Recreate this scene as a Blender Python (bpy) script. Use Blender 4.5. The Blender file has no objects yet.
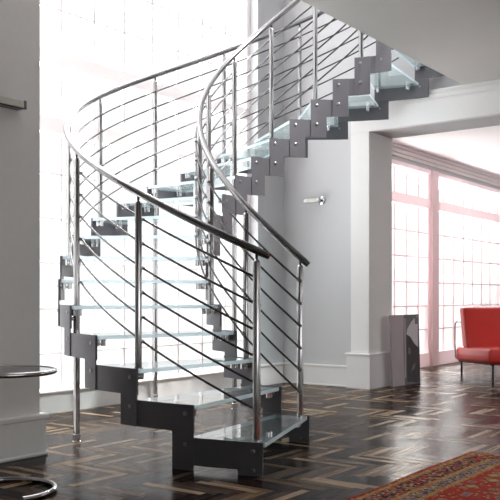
import bpy, bmesh, math, random
from mathutils import Vector, Matrix
PI = math.pi
sc = bpy.context.scene
COL = sc.collection
random.seed(7)

# ------------------------------------------------------------------ frames
ROT = math.radians(36.6)                     # the room's axes, seen from the camera's
U = Vector((math.sin(ROT), math.cos(ROT), 0))    # along the tall window wall, away
N = Vector((math.cos(ROT), -math.sin(ROT), 0))   # from the window wall into the room
def P(u, n, z=0.0): return U*u + N*n + Vector((0, 0, z))

# ------------------------------------------------------------------ materials
def mat(name, color=(.8,.8,.8), rough=.5, metal=0.0, spec=.5, coat=0.0, bump=0.0, bscale=40, vary=0.0):
    m = bpy.data.materials.new(name); m.use_nodes = True
    nt = m.node_tree; b = nt.nodes['Principled BSDF']
    b.inputs['Base Color'].default_value = (*color, 1)
    b.inputs['Roughness'].default_value = rough
    b.inputs['Metallic'].default_value = metal
    b.inputs['Specular IOR Level'].default_value = spec
    b.inputs['Coat Weight'].default_value = coat
    if bump or vary:
        tc = nt.nodes.new('ShaderNodeTexCoord')
        nz = nt.nodes.new('ShaderNodeTexNoise'); nz.inputs['Scale'].default_value = bscale
        nz.inputs['Detail'].default_value = 4
        nt.links.new(tc.outputs['Object'], nz.inputs['Vector'])
        if bump:
            bp = nt.nodes.new('ShaderNodeBump'); bp.inputs['Strength'].default_value = bump
            bp.inputs['Distance'].default_value = .01
            nt.links.new(nz.outputs['Fac'], bp.inputs['Height'])
            nt.links.new(bp.outputs['Normal'], b.inputs['Normal'])
        if vary:
            mx = nt.nodes.new('ShaderNodeMix'); mx.data_type = 'RGBA'
            mx.inputs['A'].default_value = (*[c*(1-vary) for c in color], 1)
            mx.inputs['B'].default_value = (*[min(1, c*(1+vary)) for c in color], 1)
            nt.links.new(nz.outputs['Fac'], mx.inputs['Factor'])
            nt.links.new(mx.outputs['Result'], b.inputs['Base Color'])
    return m

def glass_mat(name, tint, frost, frost_col, refl=1.0, rough=.02):
    """thin architectural glass: clear, partly frosted, with a mirror-like sheen"""
    m = bpy.data.materials.new(name); m.use_nodes = True
    nt = m.node_tree; nt.nodes.clear()
    out = nt.nodes.new('ShaderNodeOutputMaterial')
    tr = nt.nodes.new('ShaderNodeBsdfTransparent'); tr.inputs[0].default_value = (*tint, 1)
    tl = nt.nodes.new('ShaderNodeBsdfTranslucent'); tl.inputs[0].default_value = (*frost_col, 1)
    df = nt.nodes.new('ShaderNodeBsdfDiffuse'); df.inputs[0].default_value = (*frost_col, 1)
    m0 = nt.nodes.new('ShaderNodeMixShader'); m0.inputs[0].default_value = .4
    nt.links.new(tl.outputs[0], m0.inputs[1]); nt.links.new(df.outputs[0], m0.inputs[2])
    m1 = nt.nodes.new('ShaderNodeMixShader'); m1.inputs[0].default_value = frost
    nt.links.new(tr.outputs[0], m1.inputs[1]); nt.links.new(m0.outputs[0], m1.inputs[2])
    gl = nt.nodes.new('ShaderNodeBsdfGlossy'); gl.inputs['Roughness'].default_value = rough
    fr = nt.nodes.new('ShaderNodeFresnel'); fr.inputs[0].default_value = 1.5
    mu = nt.nodes.new('ShaderNodeMath'); mu.operation = 'MULTIPLY'; mu.inputs[1].default_value = refl
    ge = nt.nodes.new('ShaderNodeNewGeometry')          # only the face towards the light path mirrors it
    iv = nt.nodes.new('ShaderNodeMath'); iv.operation = 'SUBTRACT'; iv.inputs[0].default_value = 1
    nt.links.new(ge.outputs['Backfacing'], iv.inputs[1])
    m_ = nt.nodes.new('ShaderNodeMath'); m_.operation = 'MULTIPLY'
    nt.links.new(fr.outputs[0], m_.inputs[0]); nt.links.new(iv.outputs[0], m_.inputs[1])
    nt.links.new(m_.outputs[0], mu.inputs[0])
    m2 = nt.nodes.new('ShaderNodeMixShader')
    nt.links.new(mu.outputs[0], m2.inputs[0]); nt.links.new(m1.outputs[0], m2.inputs[1]); nt.links.new(gl.outputs[0], m2.inputs[2])
    nt.links.new(m2.outputs[0], out.inputs[0])
    return m

def translucent_mat(name, color, f=.6):
    """thin white frame stock that lets daylight glow through it"""
    m = bpy.data.materials.new(name); m.use_nodes = True
    nt = m.node_tree; nt.nodes.clear()
    out = nt.nodes.new('ShaderNodeOutputMaterial')
    tl = nt.nodes.new('ShaderNodeBsdfTranslucent'); tl.inputs[0].default_value = (*color, 1)
    df = nt.nodes.new('ShaderNodeBsdfDiffuse'); df.inputs[0].default_value = (*color, 1)
    mx = nt.nodes.new('ShaderNodeMixShader'); mx.inputs[0].default_value = f
    nt.links.new(df.outputs[0], mx.inputs[1]); nt.links.new(tl.outputs[0], mx.inputs[2])
    nt.links.new(mx.outputs[0], out.inputs[0])
    return m

M = {}
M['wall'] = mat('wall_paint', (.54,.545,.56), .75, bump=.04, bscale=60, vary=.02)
M['casing'] = mat('casing_paint', (.78,.77,.77), .6, vary=.015)
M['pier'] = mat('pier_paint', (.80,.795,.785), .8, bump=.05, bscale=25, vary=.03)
M['trim'] = mat('trim_paint', (.74,.73,.73), .45)
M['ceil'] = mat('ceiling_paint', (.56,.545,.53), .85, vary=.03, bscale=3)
M['farwall'] = mat('far_room_paint', (.86,.82,.82), .7)  # a faint pink bounce glow is mixed into this paint
M['steel'] = mat('satin_steel_plate', (.125,.122,.136), .42, .5, vary=.05, bscale=8)
M['chrome'] = mat('polished_chrome', (.56,.56,.57), .12, 1.0)
M['bar'] = mat('brushed_bar_steel', (.10,.10,.105), .25, 1.0)
M['rail'] = mat('handrail_steel', (.25,.25,.255), .16, 1.0)
M['spacer'] = mat('bright_spacer_chrome', (.78,.78,.79), .12, 1.0)
M['bolt'] = mat('bolt_steel', (.30,.30,.31), .3, 1.0)
M['black'] = mat('black_metal', (.02,.02,.022), .4, .3)
M['tread'] = glass_mat('tread_glass', (.90,.96,.965), .15, (.86,.96,.97), 1.1)
M['tread_edge'] = glass_mat('tread_glass_edge', (.78,.87,.92), .70, (.80,.90,.95), .5, .1)
M['pane'] = glass_mat('window_glass', (.97,.98,.98), .0, (1,1,1), .6)
M['tableglass'] = glass_mat('table_glass', (.55,.58,.60), .05, (.5,.55,.55), 1.2)
M['frame'] = translucent_mat('white_window_frame', (.91,.88,.88), .23)
M['frame_red_glow'] = translucent_mat('red_glow_window_frame', (.96,.86,.87), .30)  # red glow off the chair is put into the frame colour
M['sill'] = mat('sill_paint', (.72,.71,.70), .5)
M['leather'] = mat('red_leather', (.74,.045,.036), .28, bump=.06, bscale=90, coat=.35)
M['diffuser'] = mat('lamp_glass', (.62,.62,.56), .3)
M['skirt'] = mat('skirting_paint', (.66,.66,.67), .4)

# ------------------------------------------------------------------ mesh helpers
def build(name, bm, m, parent=None, origin=None, smooth=None):
    """link a bmesh (made in world metres) as one object; origin = where its root stands"""
    o_ = origin if origin is not None else (ORG.get(parent.name) if parent else None)
    if o_ is None: o_ = Vector((0,0,0))
    bmesh.ops.recalc_face_normals(bm, faces=bm.faces)
    if o_.length: bmesh.ops.translate(bm, verts=bm.verts, vec=-o_)
    me = bpy.data.meshes.new(name); bm.to_mesh(me); bm.free()
    for mm in (m if isinstance(m, (list, tuple)) else [m]): me.materials.append(mm)
    if smooth:
        for p in me.polygons: p.use_smooth = True
        me.set_sharp_from_angle(angle=math.radians(smooth))
    o = bpy.data.objects.new(name, me); COL.objects.link(o)
    if parent: o.parent = parent
    else: o.location = o_
    ORG[o.name] = o_
    return o
ORG = {}
def thing(name, label, cat, loc, group=None):
    o = bpy.data.objects.new(name, None); COL.objects.link(o); o.location = loc
    o.empty_display_size = .2
    o['label'] = label; o['category'] = cat
    if group: o['group'] = group
    ORG[o.name] = Vector(loc)
    return o
def struct(o, label=None, cat=None):
    o['kind'] = 'structure'
    if label: o['label'] = label
    if cat: o['category'] = cat
    return o
def hexa(bm, pts, bevel=0.0, seg=1, mi=0):
    """8 points: bottom 4 ccw, top 4 ccw"""
    v = [bm.verts.new(p) for p in pts]
    fs = [bm.faces.new([v[i] for i in f]) for f in ((3,2,1,0),(4,5,6,7),(0,1,5,4),(1,2,6,5),(2,3,7,6),(3,0,4,7))]
    for f in fs: f.material_index = mi
    if bevel:
        es = {e for f in fs for e in f.edges}
        bmesh.ops.bevel(bm, geom=list(es), offset=bevel, segments=seg, profile=.5, affect='EDGES')
def ubox(bm, u0, u1, n0, n1, z0, z1, bevel=0.0, seg=1, mi=0):
    hexa(bm, [P(u0,n0,z0),P(u1,n0,z0),P(u1,n1,z0),P(u0,n1,z0),P(u0,n0,z1),P(u1,n0,z1),P(u1,n1,z1),P(u0,n1,z1)], bevel, seg, mi)
def obox(bm, o, ax, ay, az, bevel=0.0, seg=1, mi=0):
    """box from corner o along three edge vectors"""
    o=Vector(o)
    hexa(bm, [o,o+ax,o+ax+ay,o+ay,o+az,o+ax+az,o+ax+ay+az,o+ay+az], bevel, seg, mi)
def tube(bm, pts, r, seg=12, closed=False, cap=True):
    pts = [Vector(p) for p in pts]; n = len(pts); rings = []
    t0 = (pts[1]-pts[0]).normalized()
    up = Vector((0,0,1)) if abs(t0.z) < .9 else Vector((1,0,0))
    nrm = (up - t0*up.dot(t0)).normalized()
    for i, p in enumerate(pts):
        if closed: t = (pts[(i+1)%n]-pts[i-1]).normalized()
        else: t = (pts[min(i+1,n-1)]-pts[max(i-1,0)]).normalized()
        nrm = (nrm - t*nrm.dot(t)).normalized(); b = t.cross(nrm)
        rr = r[i] if isinstance(r, (list,tuple)) else r
        rings.append([bm.verts.new(p + (nrm*math.cos(2*PI*j/seg) + b*math.sin(2*PI*j/seg))*rr) for j in range(seg)])
    for i in range(n if closed else n-1):
        a, c = rings[i], rings[(i+1)%n]
        for j in range(seg): bm.faces.new((a[j], a[(j+1)%seg], c[(j+1)%seg], c[j]))
    if cap and not closed:
        bm.faces.new(rings[0][::-1]); bm.faces.new(rings[-1])
def NB(): return bmesh.new()

# ================================================================== SETTING
CEIL, TOP = 2.98, 6.2
# ---- floor: herringbone planks, each its own island
def plank_material():
    m = bpy.data.materials.new('dark_herringbone_parquet'); m.use_nodes = True
    nt = m.node_tree; b = nt.nodes['Principled BSDF']; L = nt.links.new
    geo = nt.nodes.new('ShaderNodeNewGeometry')
    uv = nt.nodes.new('ShaderNodeUVMap'); uv.uv_map = 'UVMap'
    ramp = nt.nodes.new('ShaderNodeValToRGB'); e = ramp.color_ramp.elements
    e[0].position = 0; e[0].color = (.008,.006,.005,1)
    e[1].position = 1; e[1].color = (.25,.175,.11,1)
    for p, c in ((.25,(.012,.008,.007,1)),(.45,(.030,.019,.014,1)),(.60,(.070,.040,.025,1)),(.70,(.050,.039,.033,1)),(.82,(.12,.075,.045,1)),(.90,(.20,.14,.09,1))):
        x = e.new(p); x.color = c
    L(geo.outputs['Random Per Island'], ramp.inputs[0])
    mp = nt.nodes.new('ShaderNodeMapping'); mp.inputs['Scale'].default_value = (5, 90, 1)
    L(uv.outputs[0], mp.inputs[0])
    nz = nt.nodes.new('ShaderNodeTexNoise'); nz.inputs['Scale'].default_value = 1; nz.inputs['Detail'].default_value = 6
    nz.inputs['Distortion'].default_value = .4
    L(mp.outputs[0], nz.inputs['Vector'])
    mr = nt.nodes.new('ShaderNodeMapRange'); mr.inputs[1].default_value = .25; mr.inputs[2].default_value = .75
    mr.inputs[3].default_value = .45; mr.inputs[4].default_value = 1.7
    L(nz.outputs['Fac'], mr.inputs[0])
    mx = nt.nodes.new('ShaderNodeMix'); mx.data_type = 'RGBA'; mx.blend_type = 'MULTIPLY'; mx.inputs['Factor'].default_value = 1
    L(ramp.outputs[0], mx.inputs['A']); L(mr.outputs[0], mx.inputs['B'])
    L(mx.outputs['Result'], b.inputs['Base Color'])
    r2 = nt.nodes.new('ShaderNodeMapRange'); r2.inputs[3].default_value = .10; r2.inputs[4].default_value = .24
    L(geo.outputs['Random Per Island'], r2.inputs[0])
    rw = nt.nodes.new('ShaderNodeMath'); rw.operation = 'MULTIPLY_ADD'; rw.inputs[1].default_value = .10; rw.inputs[2].default_value = .0
    L(nz.outputs['Fac'], rw.inputs[0])
    ad = nt.nodes.new('ShaderNodeMath'); ad.operation = 'ADD'
    L(r2.outputs[0], ad.inputs[0]); L(rw.outputs[0], ad.inputs[1]); L(ad.outputs[0], b.inputs['Roughness'])
    bp = nt.nodes.new('ShaderNodeBump'); bp.inputs['Strength'].default_value = .12; bp.inputs['Distance'].default_value = .004
    L(nz.outputs['Fac'], bp.inputs['Height']); L(bp.outputs['Normal'], b.inputs['Normal'])
    b.inputs['Specular IOR Level'].default_value = .5; b.inputs['IOR'].default_value = 1.09
    return m
M['floor'] = plank_material()
M['gap'] = mat('parquet_gap', (.006,.005,.004), .6)
FU0, FU1, FN0, FN1 = -4.5, 14.5, -6.0, 5.0
bm = NB(); uvl = bm.loops.layers.uv.new('UVMap')
W_, m_ = .048, 8
def plank(u0, u1, n0, n1, along_u):
    if u1 < FU0 or u0 > FU1 or n1 < FN0 or n0 > FN1: return
    g = .0007; dz = random.uniform(-.0004,.0004)
    t1, t2 = random.uniform(-.0005,.0005), random.uniform(-.0005,.0005)
    cs = [(u0+g,n0+g,dz),(u1-g,n0+g,dz+t1),(u1-g,n1-g,dz+t1),(u0+g,n1-g,dz)]
    f = bm.faces.new([bm.verts.new(P(*c)) for c in cs])
    ou, ov = random.random()*50, random.random()*50
    for lp, c in zip(f.loops, cs):
        a, b = (c[0], c[1]) if along_u else (c[1], c[0])
        lp[uvl].uv = (a+ou, b+ov)
na, nb = int((FU1-FU0)/W_)+2, int((FN1-FN0)/W_)+2
for b in range(-2, nb):
    for k in range(-nb//(2*m_)-2, na//(2*m_)+2):
        x = b + 2*m_*k
        plank(FU0+x*W_, FU0+(x+m_)*W_, FN0+b*W_, FN0+(b+1)*W_, True)
for a in range(-2, na):
    for k in range(-na//(2*m_)-2, nb//(2*m_)+2):
        y = a-(2*m_-1)+2*m_*k
        plank(FU0+a*W_, FU0+(a+1)*W_, FN0+y*W_, FN0+(y+m_)*W_, False)
ubox(bm, FU0, FU1, FN0, FN1, -.2, -.0035, mi=1)
struct(build('floor', bm, [M['floor'], M['gap']]), 'dark glossy herringbone parquet floor of mixed brown planks', 'floor')

# ---- ceilings and upper floor
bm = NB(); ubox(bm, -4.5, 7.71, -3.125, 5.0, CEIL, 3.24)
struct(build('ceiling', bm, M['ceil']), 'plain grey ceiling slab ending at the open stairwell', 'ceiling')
bm = NB(); ubox(bm, 8.165, 14.5, -5.6, 5.0, 2.885, 3.24)
struct(build('ceiling_far_room', bm, M['farwall']), 'white ceiling of the bright room beyond the opening', 'ceiling')
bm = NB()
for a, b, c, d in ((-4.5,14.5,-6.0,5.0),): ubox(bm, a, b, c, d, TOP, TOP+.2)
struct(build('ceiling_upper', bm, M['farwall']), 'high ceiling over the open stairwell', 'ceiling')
# ---- wall with the opening (plane across the picture)
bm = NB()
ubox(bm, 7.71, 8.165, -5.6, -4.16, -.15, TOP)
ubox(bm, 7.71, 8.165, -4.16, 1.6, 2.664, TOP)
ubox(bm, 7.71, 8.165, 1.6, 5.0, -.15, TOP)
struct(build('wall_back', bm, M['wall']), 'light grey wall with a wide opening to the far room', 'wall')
bm = NB()                                     # beam casing + shaft, proud of the wall
ubox(bm, 7.655, 7.72, -4.371, -4.165, 0, 2.664, .004)
ubox(bm, 7.655, 7.72, -4.371, 1.6, 2.664, CEIL, .004)
ubox(bm, 7.657, 8.17, -4.20, -4.155, 0, 2.664)
struct(build('trim_1', bm, M['casing']), 'white square pilaster and beam casing around the opening', 'trim')
bm = NB()
ubox(bm, 7.62, 7.72, -4.405, -4.125, 0, .355, .003)
ubox(bm, 7.63, 8.18, -4.20, -4.125, 0, .355, .003)
ubox(bm, 7.608, 8.19, -4.417, -4.113, .345, .367, .005)
struct(build('trim_2', bm, M['trim']), 'tall white plinth block at the foot of the pilaster', 'trim')
bm = NB()
for z0, z1, d in ((2.885,2.90,.012),(2.90,2.945,.022),(2.945,2.962,.034),(2.962,2.98,.042)):
    ubox(bm, 7.655-d, 7.66, -3.75, 4.9, z0, z1, .002)
struct(build('trim_3', bm, M['trim']), 'white stepped cornice under the ceiling on the beam', 'trim')
bm = NB()
ubox(bm, 7.69, 7.72, -5.25, -4.40, 0, .205, .003)
ubox(bm, 7.68, 7.72, -5.25, -4.40, .2, .227, .006)
ubox(bm, 7.675, 7.72, -5.25, -4.40, 0, .018, .004)
struct(build('baseboard_back', bm, M['trim']), 'white baseboard along the grey wall behind the stairs', 'baseboard')
# ---- tall window wall
bm = NB()
ubox(bm, 7.212, 7.72, -5.6, -5.25, -.15, TOP)
ubox(bm, 8.165, 9.15, -5.6, -4.87, -.15, 3.0)
ubox(bm, 13.6, 14.5, -5.6, -4.87, -.15, 3.0)
ubox(bm, 9.15, 13.6, -5.6, -4.87, 2.68, 3.0)
ubox(bm, 2.9, 7.3, -5.6, -5.3, 5.85, TOP)
ubox(bm, -4.5, 1.9, -5.6, -5.25, -.15, TOP)
struct(build('wall_left', bm, M['wall']), 'white wall piers framing the tall windows', 'wall')
bm = NB()
ubox(bm, 7.20, 7.66, -5.26, -5.225, 0, .205, .003)
ubox(bm, 7.20, 7.66, -5.26, -5.215, .2, .227, .006)
struct(build('baseboard_left', bm, M['trim']), 'white baseboard at the foot of the corner wall pier', 'baseboard')
bm = NB(); ubox(bm, 1.6, 3.30, -5.6, -4.03, -.15, TOP, .006)
struct(build('wall_pier', bm, M['pier']), 'broad grey wall pier at the left with a box lamp', 'wall')
bm = NB()
ubox(bm, 1.4, 3.325, -5.5, -4.005, 0, .225, .004)
ubox(bm, 1.4, 3.335, -5.5, -3.995, 0, .02, .006)
ubox(bm, 1.4, 3.345, -5.5, -3.992, .215, .25, .008)
struct(build('baseboard_pier', bm, M['pier']), 'tall grey baseboard with moulded top around the left pier', 'baseboard')
# rest of the room, behind and beside the camera
bm = NB()
ubox(bm, -4.5, 8.0, 4.8, 5.0, -.15, 1.0)
ubox(bm, -4.5, 8.0, 4.8, 5.0, 2.6, TOP)
ubox(bm, -4.5, -2.5, 4.8, 5.0, 1.0, 2.6)
ubox(bm, 3.5, 8.0, 4.8, 5.0, 1.0, 2.6)
struct(build('wall_right', bm, M['pier']), 'grey wall to the right of the viewer with an added fill opening', 'wall')
bm = NB(); ubox(bm, -4.7, -4.5, -5.6, 5.0, -.15, TOP)
struct(build('wall_front', bm, M['pier']), 'grey wall behind the viewer', 'wall')
bm = NB(); ubox(bm, 14.4, 14.6, -5.6, 5.0, -.15, 3.0); 
for a, b, c, d_ in ((8.0,9.0,-.15,3.0),(13.5,14.6,-.15,3.0),(9.0,13.5,-.15,.3),(9.0,13.5,2.6,3.0)): ubox(bm, a, b, 4.8, 5.0, c, d_)
struct(build('wall_far_room', bm, M['farwall']), 'white walls at the end of the far room', 'wall')
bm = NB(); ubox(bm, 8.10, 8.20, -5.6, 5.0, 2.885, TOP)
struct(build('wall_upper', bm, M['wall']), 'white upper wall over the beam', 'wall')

# ---- windows
def bars(bm, us, zs, u0, u1, z0, z1, n, wu=.012, wz=.010, d=.02):
    for u in us: ubox(bm, u-wu, u+wu, n-d, n+d, z0, z1)
    for z in zs: ubox(bm, u0, u1, n-d, n+d, z-wz, z+wz)
WN = -5.42
us1 = [4.639-.366*i for i in range(1,6)] + [4.639+.366*i for i in range(7)]
us1 = sorted(u for u in us1 if u < 7.0)
bm = NB()
for z0, z1, d in ((2.30,2.425,.05),(2.85,2.97,.06),(5.75,5.9,.05)):
    ubox(bm, 2.9, 7.215, WN-.05, WN+d, z0, z1, .004)
ubox(bm, 2.9, 2.99, WN-.05, WN+.05, 0, 5.9); ubox(bm, 7.16, 7.215, WN-.05, WN+.06, 0, 5.9)
w1 = struct(build('window_1', bm, M['frame']), 'tall white gridded window wall behind the staircase', 'window')
bm = NB()
bars(bm, us1, (.489,.855,1.23,1.596,1.965), 2.95, 7.18, .18, 2.31, WN, .009, .007)
bars(bm, us1, (), 2.95, 7.18, 2.42, 2.86, WN, .009)
bars(bm, us1, (3.334,3.70,4.07,4.43,4.80,5.16,5.5), 2.95, 7.18, 2.96, 5.76, WN, .009, .007)
build('glazing_bars', bm, M['frame'], w1)
bm = NB(); ubox(bm, 2.95, 7.18, WN-.006, WN+.006, .17, 5.78); build('pane', bm, M['pane'], w1)
bm = NB(); ubox(bm, 2.9, 7.215, -5.6, -5.375, -.1, .172, .004); ubox(bm, 2.9, 7.215, -5.6, -5.355, .165, .185, .006)
struct(build('trim_4', bm, M['sill']), 'low white sill under the tall gridded window', 'trim')
FN = -4.90
us2 = [9.345, 9.69,10.036,10.388]; us3 = [11.224+.3605*i for i in range(7)]
bm = NB()
for z0, z1, d in ((2.64,2.70,.05),(2.165,2.295,.05),(.0,.19,.04)):
    ubox(bm, 9.1, 13.65, FN-.05, FN+d, z0, z1, .004)
for a, b in ((9.1,9.2),(10.72,10.93),(13.5,13.65)): ubox(bm, a, b, FN-.05, FN+.07, 0, 2.70, .004)
for a, b in ((10.66,10.99),): ubox(bm, a, b, FN-.03, FN+.03, 0, 2.70)
w2 = struct(build('window_2', bm, M['frame_red_glow']), 'white gridded far room window behind the red chair, red glow put into its colour', 'window')
bm = NB()
zz = (.51,.83,1.15,1.49,1.825)
bars(bm, us2+us3, (), 9.15, 13.6, .18, 2.17, FN, .017, .01, .012)
bars(bm, us2+us3, (), 9.15, 13.6, 2.29, 2.65, FN, .020, .01, .012)
for z in zz: ubox(bm, 9.15, 13.55, FN-.012, FN+.012, z-.010, z+.010)
build('glazing_bars', bm, M['frame_red_glow'], w2)
bm = NB(); ubox(bm, 9.15, 13.55, FN-.006, FN+.006, .15, 2.66); build('pane', bm, M['pane'], w2)
bm = NB()
for z0, z1, d in ((2.755,2.80,.02),(2.80,2.85,.04),(2.85,2.885,.07)): ubox(bm, 8.17, 14.4, -4.9, -4.87+d, z0, z1, .002)
struct(build('trim_5', bm, M['farwall']), 'pale cornice along the top of the far room window wall', 'trim')
bm = NB()
for a, b, c, d in ((-2.5,3.5,1.0,1.06),(-2.5,3.5,2.54,2.6),(-2.5,-2.44,1.0,2.6),(3.44,3.5,1.0,2.6),(.47,.53,1.0,2.6)): ubox(bm, a, b, 4.85, 4.95, c, d)
w3 = struct(build('fill_window_right', bm, M['trim']), 'added fill window, out of view, in the wall right of the viewer', 'window')  # invented opening, lets in fill for the pier and slab
bm = NB(); ubox(bm, -2.5, 3.5, 4.895, 4.905, 1.0, 2.6); build('pane', bm, M['pane'], w3)
bm = NB()
for a, b, c, d_ in ((9,13.5,.3,.36),(9,13.5,2.54,2.6),(9,9.06,.3,2.6),(13.44,13.5,.3,2.6),(10.5,10.56,.3,2.6),(12,12.06,.3,2.6)): ubox(bm, a, b, 4.85, 4.95, c, d_)
w4 = struct(build('fill_window_far', bm, M['trim']), 'added fill window, out of view, on the right of the far room', 'window')  # invented opening, brightens the pilaster reveal and far room
bm = NB(); ubox(bm, 9, 13.5, 4.895, 4.905, .3, 2.6); build('pane', bm, M['pane'], w4)

# ================================================================== STAIRCASE
RISE = .18; K = 18
C = Vector((.650, 6.413, 0)); RI, RO = .987, 2.062
T1A, DA = -1.856, -.197
def A(k): return T1A + DA*(k-1)
def T(k): return RISE*k
def S(r, a, z=0.0): return C + Vector((r*math.cos(a), r*math.sin(a), z))
root = thing('spiral_staircase', 'curved metal and glass open staircase with chrome railings beside the tall window', 'staircase', S(1.52, A(1)))
def arc_block(bm, r0, r1, a0, a1, z0, z1, n=4, mi=0, side_mi=None):
    """curved block between two radii, two angles and two heights"""
    cols = []
    for i in range(n+1):
        a = a0 + (a1-a0)*i/n
        cols.append([bm.verts.new(S(r, a, z)) for r, z in ((r0,z0),(r1,z0),(r1,z1),(r0,z1))])
    sm = mi if side_mi is None else side_mi
    for i in range(n):
        p, q = cols[i], cols[i+1]
        for j in range(4):
            f = bm.faces.new((p[j], p[(j+1)%4], q[(j+1)%4], q[j]))
            f.material_index = mi if j in (0, 2) else sm
    bm.faces.new(cols[0]).material_index = sm; bm.faces.new(cols[-1][::-1]).material_index = sm
TAB, BAND, TH = .14, .152, .008
def A(k, off=0.0): return T1A + DA*(k-1) + off
INNER = .016
def stringer(R, sign, off):
    """sign +1: the tabs lie on the outside of the curve, -1: on the inside"""
    for k in range(1, K+1):
        dtab = -TAB/R; bm = NB()
        z0 = T(k)-BAND
        zt = T(k-1)-BAND if k > 2 else 0.0
        a_end = A(k+1,off)+dtab if k < K else A(k+1,off)+.02
        arc_block(bm, R-TH/2, R+TH/2, A(k,off), a_end, z0, T(k), 6)
        ra, rb = (R+TH/2-.001, R+TH/2+.007) if sign > 0 else (R-TH/2-.007, R-TH/2+.001)
        arc_block(bm, ra, rb, A(k,off), A(k,off)+dtab, zt, T(k), 3)
        pl = build('stringer_plate', bm, M['steel'], root, smooth=30)
        ac = A(k,off)+dtab*.38
        for z in ([T(k)-.05] + ([T(k-1)-.04] if k > 1 else [.03])):
            bm = NB()
            r0 = rb-.001 if sign > 0 else ra+.001
            tube(bm, [S(r0, ac, z), S(r0+sign*.004, ac, z), S(r0+sign*.0065, ac, z)], [.013,.013,.009], 14)
            build('bolt', bm, M['bolt'], pl, smooth=40)
            bm = NB(); ri = R-TH/2+.001 if sign > 0 else R+TH/2-.001
            tube(bm, [S(ri, ac, z), S(ri-sign*.012, ac, z)], .010, 6)
            build('nut', bm, M['bolt'], pl)
stringer(RO, 1, 0.0); stringer(RI, -1, INNER)

GT = .024
for k in range(1, K+1):
    bm = NB()
    a1 = A(k+1) - .03/1.5 if k < K else A(k+1)+.015
    arc_block(bm, RI+.012, RO-.012, A(k)+.004, a1, T(k)-GT-.004, T(k)-.004, 6, 0, 1)
    tr = build('tread', bm, [M['tread'], M['tread_edge']], root)
    tr['label'] = 'pale blue frosted glass tread'
    for R, sg in ((RI, 1), (RO, -1)):
        for aa in (A(k)-.045/R, A(k+1)+.06/R):
            bm = NB()
            for dr in (.028, .068):
                c = S(R+sg*dr, aa, 0); zt = T(k)-GT-.004
                tube(bm, [c+Vector((0,0,zt+.0005)), c+Vector((0,0,zt-.006)), c+Vector((0,0,zt-.007)), c+Vector((0,0,zt-.042))], [.018,.018,.0155,.0155], 12)
            tube(bm, [S(R+sg*.003, aa, T(k)-GT-.030), S(R+sg*.070, aa, T(k)-GT-.030)], .008, 8)
            build('bracket', bm, M['spacer'], tr, smooth=35)

# posts with their clips, handrails and rail bars
BAR_H = [.133+.1435*i for i in range(6)]
def line(a): return RISE*(1+(a-T1A)/DA)       # height of the nosing line
HR, HRR = 1.0, .0215
for R, sg in ((RI+.05, 1), (RO-.05, -1)):
    RB = R + sg*.028                          # the bars run on the tread side of the posts
    for k in range(1, K+1, 2):
        a = A(k) - .05/R + (INNER if R < 1.5 else 0)
        zb, zt = T(k)-.006, line(a)+HR-.046
        bm = NB()
        prof = [(zb,.027),(zb+.006,.027),(zb+.0065,.021),(zt-.019,.021),(zt-.009,.0175),(zt-.003,.011),(zt,.004)]
        tube(bm, [S(R,a,z) for z,_ in prof], [r for _,r in prof], 16)
        po = build('post', bm, M['chrome'], root, smooth=40)
        bm = NB()
        tube(bm, [S(R,a,zt-.01), S(R,a,zt+.03), S(R,a,zt+.034)], [.008,.008,.010], 10)
        build('rail_pin', bm, M['bar'], po, smooth=40)
        for h in BAR_H:
            z = line(a)+h
            bm = NB()
            tube(bm, [S(R+sg*.012,a,z), S(RB+sg*.004,a,z)], .0095, 10)
            tube(bm, [S(RB,a+.014/R,line(a+.014/R)+h), S(RB,a-.014/R,line(a-.014/R)+h)], .0105, 10)
            build('bar_clip', bm, M['bolt'], po, smooth=40)
    def helix(r, a0, a1, h, n):
        return [S(r, a0+(a1-a0)*i/n, line(a0+(a1-a0)*i/n)+h) for i in range(n+1)]
    a0, a1 = A(1)+(.02/R if R > 1.5 else INNER+.004), A(18.9)
    bm = NB(); pts = helix(R, a0, a1, HR, 150)
    tube(bm, pts, [HRR-.003]+[HRR]*(len(pts)-2)+[HRR-.003], 18)
    hr = build('handrail', bm, M['rail'], root, smooth=40)
    for h in BAR_H:
        bm = NB(); tube(bm, helix(RB, A(1)-.04/R, A(17.65), h, 120), .0068, 8)
        build('rail_bar', bm, M['bar'], root, smooth=60)
for R, k in ((RO-.05, 5), (RO-.05, 11), (RI+.05, 11)):
    a = A(k) - .05/R + (INNER if R < 1.5 else 0)
    bm = NB()
    prof = [(0,.030),(.006,.030),(.008,.026),(.05,.026),(.055,.022),(T(k)-GT-.008,.022)]
    tube(bm, [S(R,a,z) for z,_ in prof], [r for _,r in prof], 16)
    # welded lug that ties the leg to the stringer
    sg = 1 if R > 1.5 else -1
    tube(bm, [S(R,a,T(k)-.09), S(R+sg*.049,a,T(k)-.09)], .012, 10)
    build('support_leg', bm, M['chrome'], root, smooth=35)

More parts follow.
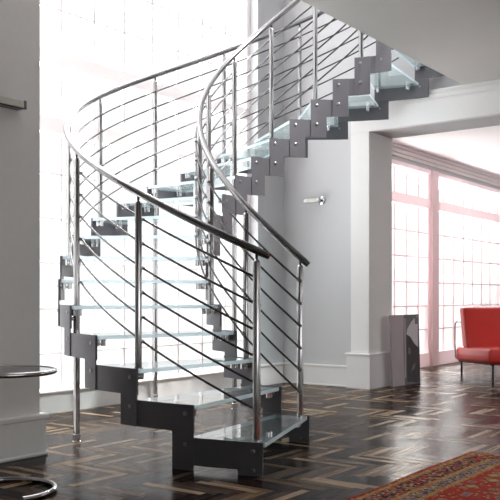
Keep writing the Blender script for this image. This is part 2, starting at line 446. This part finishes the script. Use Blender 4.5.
# ================================================================== RUG
def rug_material(w, l):
    m = bpy.data.materials.new('persian_rug'); m.use_nodes = True
    nt = m.node_tree; b = nt.nodes['Principled BSDF']; L = nt.links.new
    b.inputs['Roughness'].default_value = .95; b.inputs['Specular IOR Level'].default_value = .1
    def nd(t, **k):
        n = nt.nodes.new(t)
        for a, v in k.items(): setattr(n, a, v)
        return n
    def math_(op, a, c=None):
        n = nd('ShaderNodeMath', operation=op)
        for i, v in enumerate((a, c)):
            if v is None: continue
            if isinstance(v, (int, float)): n.inputs[i].default_value = v
            else: L(v, n.inputs[i])
        return n.outputs[0]
    def mix(f, a, c):
        n = nd('ShaderNodeMix', data_type='RGBA')
        if isinstance(f, (int,float)): n.inputs['Factor'].default_value = f
        else: L(f, n.inputs['Factor'])
        for k, v in (('A', a), ('B', c)):
            if isinstance(v, tuple): n.inputs[k].default_value = (*v, 1)
            else: L(v, n.inputs[k])
        return n.outputs['Result']
    def ramp(src, stops, interp='CONSTANT'):
        n = nd('ShaderNodeValToRGB'); n.color_ramp.interpolation = interp
        e = n.color_ramp.elements
        e[0].position, e[0].color = stops[0][0], (*stops[0][1], 1)
        e[1].position, e[1].color = stops[1][0], (*stops[1][1], 1)
        for p, c in stops[2:]:
            x = e.new(p); x.color = (*c, 1)
        L(src, n.inputs[0]); return n.outputs[0]
    uv = nd('ShaderNodeUVMap'); uv.uv_map = 'UVMap'
    sp = nd('ShaderNodeSeparateXYZ'); L(uv.outputs[0], sp.inputs[0])
    du = math_('MINIMUM', sp.outputs[0], math_('SUBTRACT', l, sp.outputs[0]))
    dn = math_('MINIMUM', sp.outputs[1], math_('SUBTRACT', w, sp.outputs[1]))
    d = math_('MINIMUM', du, dn)
    wob = nd('ShaderNodeTexNoise'); wob.inputs['Scale'].default_value = 60; L(uv.outputs[0], wob.inputs['Vector'])
    d = math_('ADD', d, math_('MULTIPLY', math_('SUBTRACT', wob.outputs['Fac'], .5), .006))
    def vor(scale, stops, feature='F1', out='Color'):
        v = nd('ShaderNodeTexVoronoi', feature=feature); v.inputs['Scale'].default_value = scale
        L(uv.outputs[0], v.inputs['Vector'])
        if out == 'Distance': return ramp(v.outputs['Distance'], stops)
        s = nd('ShaderNodeSeparateColor'); L(v.outputs['Color'], s.inputs[0])
        return ramp(s.outputs[0], stops)
    red, dark, gold, cream, mauve, navy = (.31,.03,.018),(.03,.010,.011),(.31,.19,.055),(.36,.28,.18),(.15,.095,.105),(.02,.022,.04)
    small = vor(62, [(0,red),(.28,gold),(.42,dark),(.66,mauve),(.80,cream),(.9,navy)])
    goldv = vor(80, [(0,gold),(.45,(.30,.13,.04)),(.75,cream),(.88,red)])
    mauvev = vor(75, [(0,mauve),(.4,dark),(.6,(.25,.17,.17)),(.8,gold),(.9,cream)])
    darkv = vor(70, [(0,dark),(.25,red),(.5,dark),(.62,mauve),(.80,gold),(.92,cream)])
    fieldv = nd('ShaderNodeTexVoronoi', distance='MANHATTAN'); fieldv.inputs['Scale'].default_value = 6.5
    L(uv.outputs[0], fieldv.inputs['Vector'])
    med = ramp(fieldv.outputs['Distance'], [(0,cream),(.16,gold),(.30,dark),(.345,red)])
    fs = nd('ShaderNodeSeparateColor'); L(fieldv.outputs['Color'], fs.inputs[0])
    fv2 = nd('ShaderNodeTexVoronoi', distance='CHEBYCHEV'); fv2.inputs['Scale'].default_value = 14
    L(uv.outputs[0], fv2.inputs['Vector'])
    med2 = ramp(fv2.outputs['Distance'], [(0,gold),(.12,mauve),(.22,cream),(.27,red)])
    fs2 = nd('ShaderNodeSeparateColor'); L(fv2.outputs['Color'], fs2.inputs[0])
    under = mix(math_('GREATER_THAN', fs2.outputs[0], .45), vor(60, [(0,red),(.55,(.20,.022,.015)),(.78,gold),(.86,mauve),(.94,cream)]), med2)
    field = mix(math_('GREATER_THAN', fs.outputs[0], .55), under, mix(math_('LESS_THAN', fieldv.outputs['Distance'], .345), under, med))
    col = field
    for edge, c in ((.300,goldv),(.270,mauvev),(.205,goldv),(.175,darkv),(.062,goldv),(.030,small),(.016,red)):
        col = mix(math_('LESS_THAN', d, edge), col, c)
    fz = nd('ShaderNodeTexNoise'); fz.inputs['Scale'].default_value = 220; L(uv.outputs[0], fz.inputs['Vector'])
    mr = nd('ShaderNodeMapRange'); mr.inputs[3].default_value = .55; mr.inputs[4].default_value = 1.45; L(fz.outputs['Fac'], mr.inputs[0])
    mm = nd('ShaderNodeMix', data_type='RGBA', blend_type='MULTIPLY'); mm.inputs['Factor'].default_value = 1
    L(col, mm.inputs['A']); L(mr.outputs[0], mm.inputs['B'])
    L(mm.outputs['Result'], b.inputs['Base Color'])
    bp = nd('ShaderNodeBump'); bp.inputs['Strength'].default_value = .5; bp.inputs['Distance'].default_value = .006
    L(fz.outputs['Fac'], bp.inputs['Height']); L(bp.outputs['Normal'], b.inputs['Normal'])
    return m
RU0, RU1, RN0, RN1 = 1.6, 4.925, -1.97, .35
bm = NB(); uvl = bm.loops.layers.uv.new('UVMap')
nu, nn = 60, 40; grid = []
for i in range(nu+1):
    row = []
    for j in range(nn+1):
        u = RU0+(RU1-RU0)*i/nu; n = RN0+(RN1-RN0)*j/nn
        e = min(i, nu-i, j, nn-j)
        z = .010 if e > 0 else .006
        u += (.004*math.sin(n*9) if i in (0,nu) else 0); n += (.004*math.sin(u*7) if j in (0,nn) else 0)
        row.append((bm.verts.new(P(u,n,z+.001*math.sin(u*5)*math.sin(n*6))), u-RU0, n-RN0))
    grid.append(row)
for i in range(nu):
    for j in range(nn):
        q = [grid[i][j], grid[i+1][j], grid[i+1][j+1], grid[i][j+1]]
        f = bm.faces.new([x[0] for x in q])
        for lp, x in zip(f.loops, q): lp[uvl].uv = (x[1], x[2])
border = [e for e in bm.edges if e.is_boundary]
r = bmesh.ops.extrude_edge_only(bm, edges=border)
for v in [g for g in r['geom'] if isinstance(g, bmesh.types.BMVert)]: v.co.z = .0006
ro = build('rug', bm, rug_material(RN1-RN0, RU1-RU0), origin=P((RU0+RU1)/2,(RN0+RN1)/2,0), smooth=60)
ro['label'] = 'red patterned oriental rug with gold and dark borders on the parquet'; ro['category'] = 'rug'

# ================================================================== RED CHAIR
d = Vector((.153,-.988,0)).normalized(); w = Vector((.988,.153,0)).normalized(); zv = Vector((0,0,1))
S0 = Vector((2.50,10.2,0)); CW = 1.15
def cp(s, t, z): return S0 + w*s + d*t + zv*z
chair = thing('lounge_chair', 'red leather armless lounge chair on thin black legs in the far room', 'chair', cp(CW/2,.5,0))
def soft(pts, bev, mseg=4):
    bm = NB(); hexa(bm, pts, bev, mseg); return bm
bm = soft([cp(0,.98,.205),cp(CW,.98,.205),cp(CW,0.02,.175),cp(0,0.02,.175),cp(0,.98,.385),cp(CW,.98,.385),cp(CW,.02,.352),cp(0,.02,.352)], .045, 5)
build('seat_cushion', bm, M['leather'], chair, smooth=60)
bm = soft([cp(0.01,.36,.34),cp(CW-.01,.36,.34),cp(CW-.01,.20,.34),cp(0.01,.20,.34),cp(.01,.235,.83),cp(CW-.01,.235,.83),cp(CW-.01,.10,.83),cp(.01,.10,.83)], .032, 5)
build('backrest', bm, M['leather'], chair, smooth=60)
bm = NB()
for a, b, c, e in ((.03,CW-.03,.05,.08),(.03,CW-.03,.92,.95)):
    obox(bm, cp(a,c,.165+.03*c), w*(b-a), d*(e-c), zv*.022)
for s in (.03, CW-.06): obox(bm, cp(s,.05,.165), w*.03, d*.90+zv*.03, zv*.022)
build('base_frame', bm, M['black'], chair)
for s in (.06, CW-.06):
    for t, zt in ((.07,.17),(.935,.20)):
        bm = NB(); tube(bm, [cp(s,t,0),cp(s,t,.004),cp(s,t,zt)], [.012,.013,.013], 10)
        build('leg', bm, M['black'], chair, smooth=40)
for s, sg in ((-.012, 1), (CW+.012, -1)):
    bm = NB()
    pts = [cp(s+sg*.03,.10,.19), cp(s,.06,.22), cp(s,.035,.40), cp(s,.04,.60), cp(s,.055,.635), cp(s,.085,.655), cp(s+sg*.03,.16,.655)]
    tube(bm, pts, .009, 8); build('back_bracket', bm, M['chrome'], chair, smooth=60)

# ================================================================== LEANING CANVAS
M['c_mauve'] = mat('canvas_mauve', (.44,.39,.41), .7, vary=.15, bscale=6)
M['c_grey'] = mat('canvas_grey', (.16,.155,.165), .6, vary=.3, bscale=10)
M['c_dark'] = mat('canvas_charcoal', (.055,.055,.06), .6, vary=.5, bscale=14)
M['c_white'] = mat('canvas_white', (.62,.60,.62), .6, vary=.1, bscale=8)
cv0 = P(7.96, -4.035, 0.004); cdir = (U*.995 + N*.03).normalized(); lean = (Vector((0,0,1)) - N*.03).normalized(); cnorm = cdir.cross(lean).normalized()
if cnorm.dot(N) < 0: cnorm = -cnorm
def cvp(a, b, c=0.0): return cv0 + cdir*a + lean*b + cnorm*c
CVW, CVH = .63, .757
canvas = thing('canvas', 'grey and mauve abstract canvas leaning on the pilaster in the opening', 'picture', cv0+cdir*CVW/2)
bm = NB(); obox(bm, cvp(0,0,-.028), cdir*CVW, lean*CVH, cnorm*.028, .002)
build('stretcher', bm, M['c_mauve'], canvas)
bm = NB()
def patch(pts, mi, lift):
    f = bm.faces.new([bm.verts.new(cvp(a*CVW, b*CVH, lift)) for a, b in pts]); f.material_index = mi
patch([(0,0),(.42,0),(.40,.5),(.44,1),(0,1)], 0, .0006)
patch([(.42,0),(1,0),(1,1),(.44,1),(.40,.5)], 1, .0006)
patch([(.50,.04),(.98,.0),(.98,.50),(.80,.58),(.66,.68),(.52,.72)], 2, .0010)
patch([(.52,.72),(.66,.68),(.80,.58),(.93,.52),(.96,.98),(.90,.97),(.72,.90),(.56,.80)], 3, .0012)
patch([(.84,.86),(.96,.86),(.96,.96),(.84,.97)], 1, .0015)
patch([(.42,.10),(.47,.10),(.50,.95),(.46,.95)], 0, .0013)
patch([(.66,.18),(.80,.22),(.84,.30),(.72,.27)], 1, .0014)
patch([(.56,.44),(.64,.42),(.66,.50),(.58,.54)], 1, .0014)
build('print', bm, [M['c_mauve'], M['c_grey'], M['c_dark'], M['c_white']], canvas)

# ================================================================== SIDE TABLE
tc = Vector((-1.195, 4.07, 0)); R0 = .25
table = thing('side_table', 'round chrome and glass side table at the left edge', 'table', tc)
def ring(r, z, a0=0, a1=2*PI, n=64):
    return [tc+Vector((r*math.cos(a0+(a1-a0)*i/n), r*math.sin(a0+(a1-a0)*i/n), z)) for i in range(n+1)]
bm = NB(); tube(bm, ring(R0-.012,.590)[:-1], .0125, 12, closed=True); build('top_ring', bm, M['chrome'], table, smooth=60)
bm = NB(); tube(bm, [tc+Vector((0,0,.590)), tc+Vector((0,0,.598))], R0-.016, 64); build('glass_top', bm, M['tableglass'], table, smooth=30)
bm = NB(); tube(bm, ring(R0-.012,.0135,-.95,1.35*PI), .0135, 12); build('base_ring', bm, M['chrome'], table, smooth=60)
for ang in (2.6, 3.25):
    c = tc+Vector(((R0-.012)*math.cos(ang),(R0-.012)*math.sin(ang),0))
    bm = NB(); tube(bm, [c+zv*.013, c+zv*.59], .011, 12); build('post', bm, M['chrome'], table, smooth=40)

# ================================================================== WALL LAMPS
lamp = thing('wall_lamp', 'long grey box wall lamp on the left pier', 'lamp', P(2.9,-4.03,2.08))
bm = NB(); ubox(bm, 2.62, 3.125, -4.035, -3.965, 2.050, 2.096, .003); build('housing', bm, M['bar'], lamp)
bm = NB(); ubox(bm, 2.63, 3.12, -3.967, -3.955, 2.054, 2.093, .002); build('diffuser', bm, M['diffuser'], lamp)
bm = NB(); ubox(bm, 3.12, 3.138, -4.035, -3.952, 2.047, 2.099, .003); build('end_cap', bm, M['chrome'], lamp)
bm = NB(); ubox(bm, 2.70, 2.95, -4.035, -3.99, 2.032, 2.052, .003); build('mounting_plate', bm, M['black'], lamp)
lamp2 = thing('wall_lamp', 'small chrome wall lamp on the grey wall behind the staircase', 'lamp', P(7.71,-4.82,1.95))
bm = NB(); tube(bm, [P(7.711,-4.755,1.995), P(7.695,-4.755,1.995), P(7.69,-4.755,1.995)], [.045,.045,.038], 24); build('wall_plate', bm, M['chrome'], lamp2, smooth=40)
bm = NB(); tube(bm, [P(7.695,-4.755,1.995), P(7.64,-4.755,1.995)], .012, 12); build('arm', bm, M['bar'], lamp2, smooth=40)
bm = NB(); ubox(bm, 7.60, 7.65, -4.925, -4.735, 1.968, 2.016, .004); build('lamp_bar', bm, M['chrome'], lamp2)
bm = NB(); ubox(bm, 7.596, 7.602, -4.85, -4.77, 1.976, 2.010, .002); build('diffuser', bm, M['diffuser'], lamp2)

# ================================================================== LIGHT
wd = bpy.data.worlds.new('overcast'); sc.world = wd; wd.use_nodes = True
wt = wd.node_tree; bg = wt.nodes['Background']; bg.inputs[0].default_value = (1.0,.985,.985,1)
# hazy bright sky: pale near the horizon, much brighter overhead and towards the sun's side
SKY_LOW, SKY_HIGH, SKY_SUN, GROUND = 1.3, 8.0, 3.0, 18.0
wtc = wt.nodes.new('ShaderNodeTexCoord')
sep = wt.nodes.new('ShaderNodeSeparateXYZ'); wt.links.new(wtc.outputs['Generated'], sep.inputs[0])
dt = wt.nodes.new('ShaderNodeVectorMath'); dt.operation = 'DOT_PRODUCT'; dt.inputs[1].default_value = N
wt.links.new(wtc.outputs['Generated'], dt.inputs[0])
def mrange(src, a, b, c, d):
    n = wt.nodes.new('ShaderNodeMapRange'); n.interpolation_type = 'SMOOTHSTEP'
    for i, v in enumerate((a,b,c,d)): n.inputs[i+1].default_value = v
    wt.links.new(src, n.inputs[0]); return n.outputs[0]
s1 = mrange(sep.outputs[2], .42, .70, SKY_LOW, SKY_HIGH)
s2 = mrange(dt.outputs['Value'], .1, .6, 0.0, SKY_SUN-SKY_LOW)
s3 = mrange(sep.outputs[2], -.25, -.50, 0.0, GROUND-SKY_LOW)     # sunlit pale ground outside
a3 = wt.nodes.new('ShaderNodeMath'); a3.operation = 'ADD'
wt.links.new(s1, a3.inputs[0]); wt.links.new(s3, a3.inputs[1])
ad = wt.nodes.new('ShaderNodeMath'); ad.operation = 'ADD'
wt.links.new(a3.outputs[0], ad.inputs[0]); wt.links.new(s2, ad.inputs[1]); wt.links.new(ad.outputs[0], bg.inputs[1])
def portal(name, loc, su, sv, facing, xax):
    l = bpy.data.lights.new(name, 'AREA'); l.shape = 'RECTANGLE'; l.size = su; l.size_y = sv
    l.cycles.is_portal = True
    o = bpy.data.objects.new(name, l); COL.objects.link(o); o.location = loc
    zax = -facing; yax = zax.cross(xax)
    o.rotation_euler = Matrix((xax, yax, zax)).transposed().to_euler()
portal('daylight_portal', P(5.06,-5.62,3.0), 4.4, 5.9, N, U)
portal('daylight_portal_far', P(11.35,-5.05,1.4), 4.5, 2.6, N, U)
portal('fill_portal_right', P(.5,4.98,1.8), 6.0, 1.6, -N, U)
portal('fill_portal_far_right', P(11.25,4.98,1.45), 4.5, 2.3, -N, U)

# added unseen fill spot that brightens the upper stringer plates
lf = bpy.data.lights.new('stair_fill_spot', 'SPOT'); lf.energy = 2600; lf.color = (1,.98,.96)
lf.spot_size = math.radians(32); lf.spot_blend = .6; lf.shadow_soft_size = .12
lo = bpy.data.objects.new('stair_fill_spot', lf); COL.objects.link(lo); lo.location = P(6.3,-1.6,5.9)
lo.rotation_euler = (P(6.05,-3.9,2.5)-P(6.3,-1.6,5.9)).to_track_quat('-Z','Y').to_euler()
# low hazy sun coming in through the far room's windows
ls = bpy.data.lights.new('hazy_sun', 'SUN'); ls.energy = 5; ls.angle = math.radians(22); ls.color = (1,.95,.90)
so = bpy.data.objects.new('hazy_sun', ls); COL.objects.link(so); so.location = P(12,-8,5)
so.rotation_euler = ((U*-.9+N*.44).normalized()*math.cos(math.radians(25))-Vector((0,0,math.sin(math.radians(25))))).to_track_quat('-Z','Y').to_euler()

# ================================================================== CAMERA
cam = bpy.data.cameras.new('camera'); co = bpy.data.objects.new('camera', cam); COL.objects.link(co)
co.location = (0,0,.953); co.rotation_euler = (PI/2,0,0)
cam.sensor_width = 36; cam.lens = 835/500*36; cam.shift_y = 47/500; cam.clip_start = .05
sc.camera = co
sc.view_settings.view_transform = 'Standard'; sc.view_settings.look = 'None'
sc.view_settings.exposure = 0; sc.view_settings.gamma = 1; sc.view_settings.use_curve_mapping = False
sc.cycles.use_denoising = True
sc.cycles.max_bounces = 14; sc.cycles.diffuse_bounces = 8; sc.cycles.transparent_max_bounces = 24
sc.cycles.sample_clamp_indirect = 8
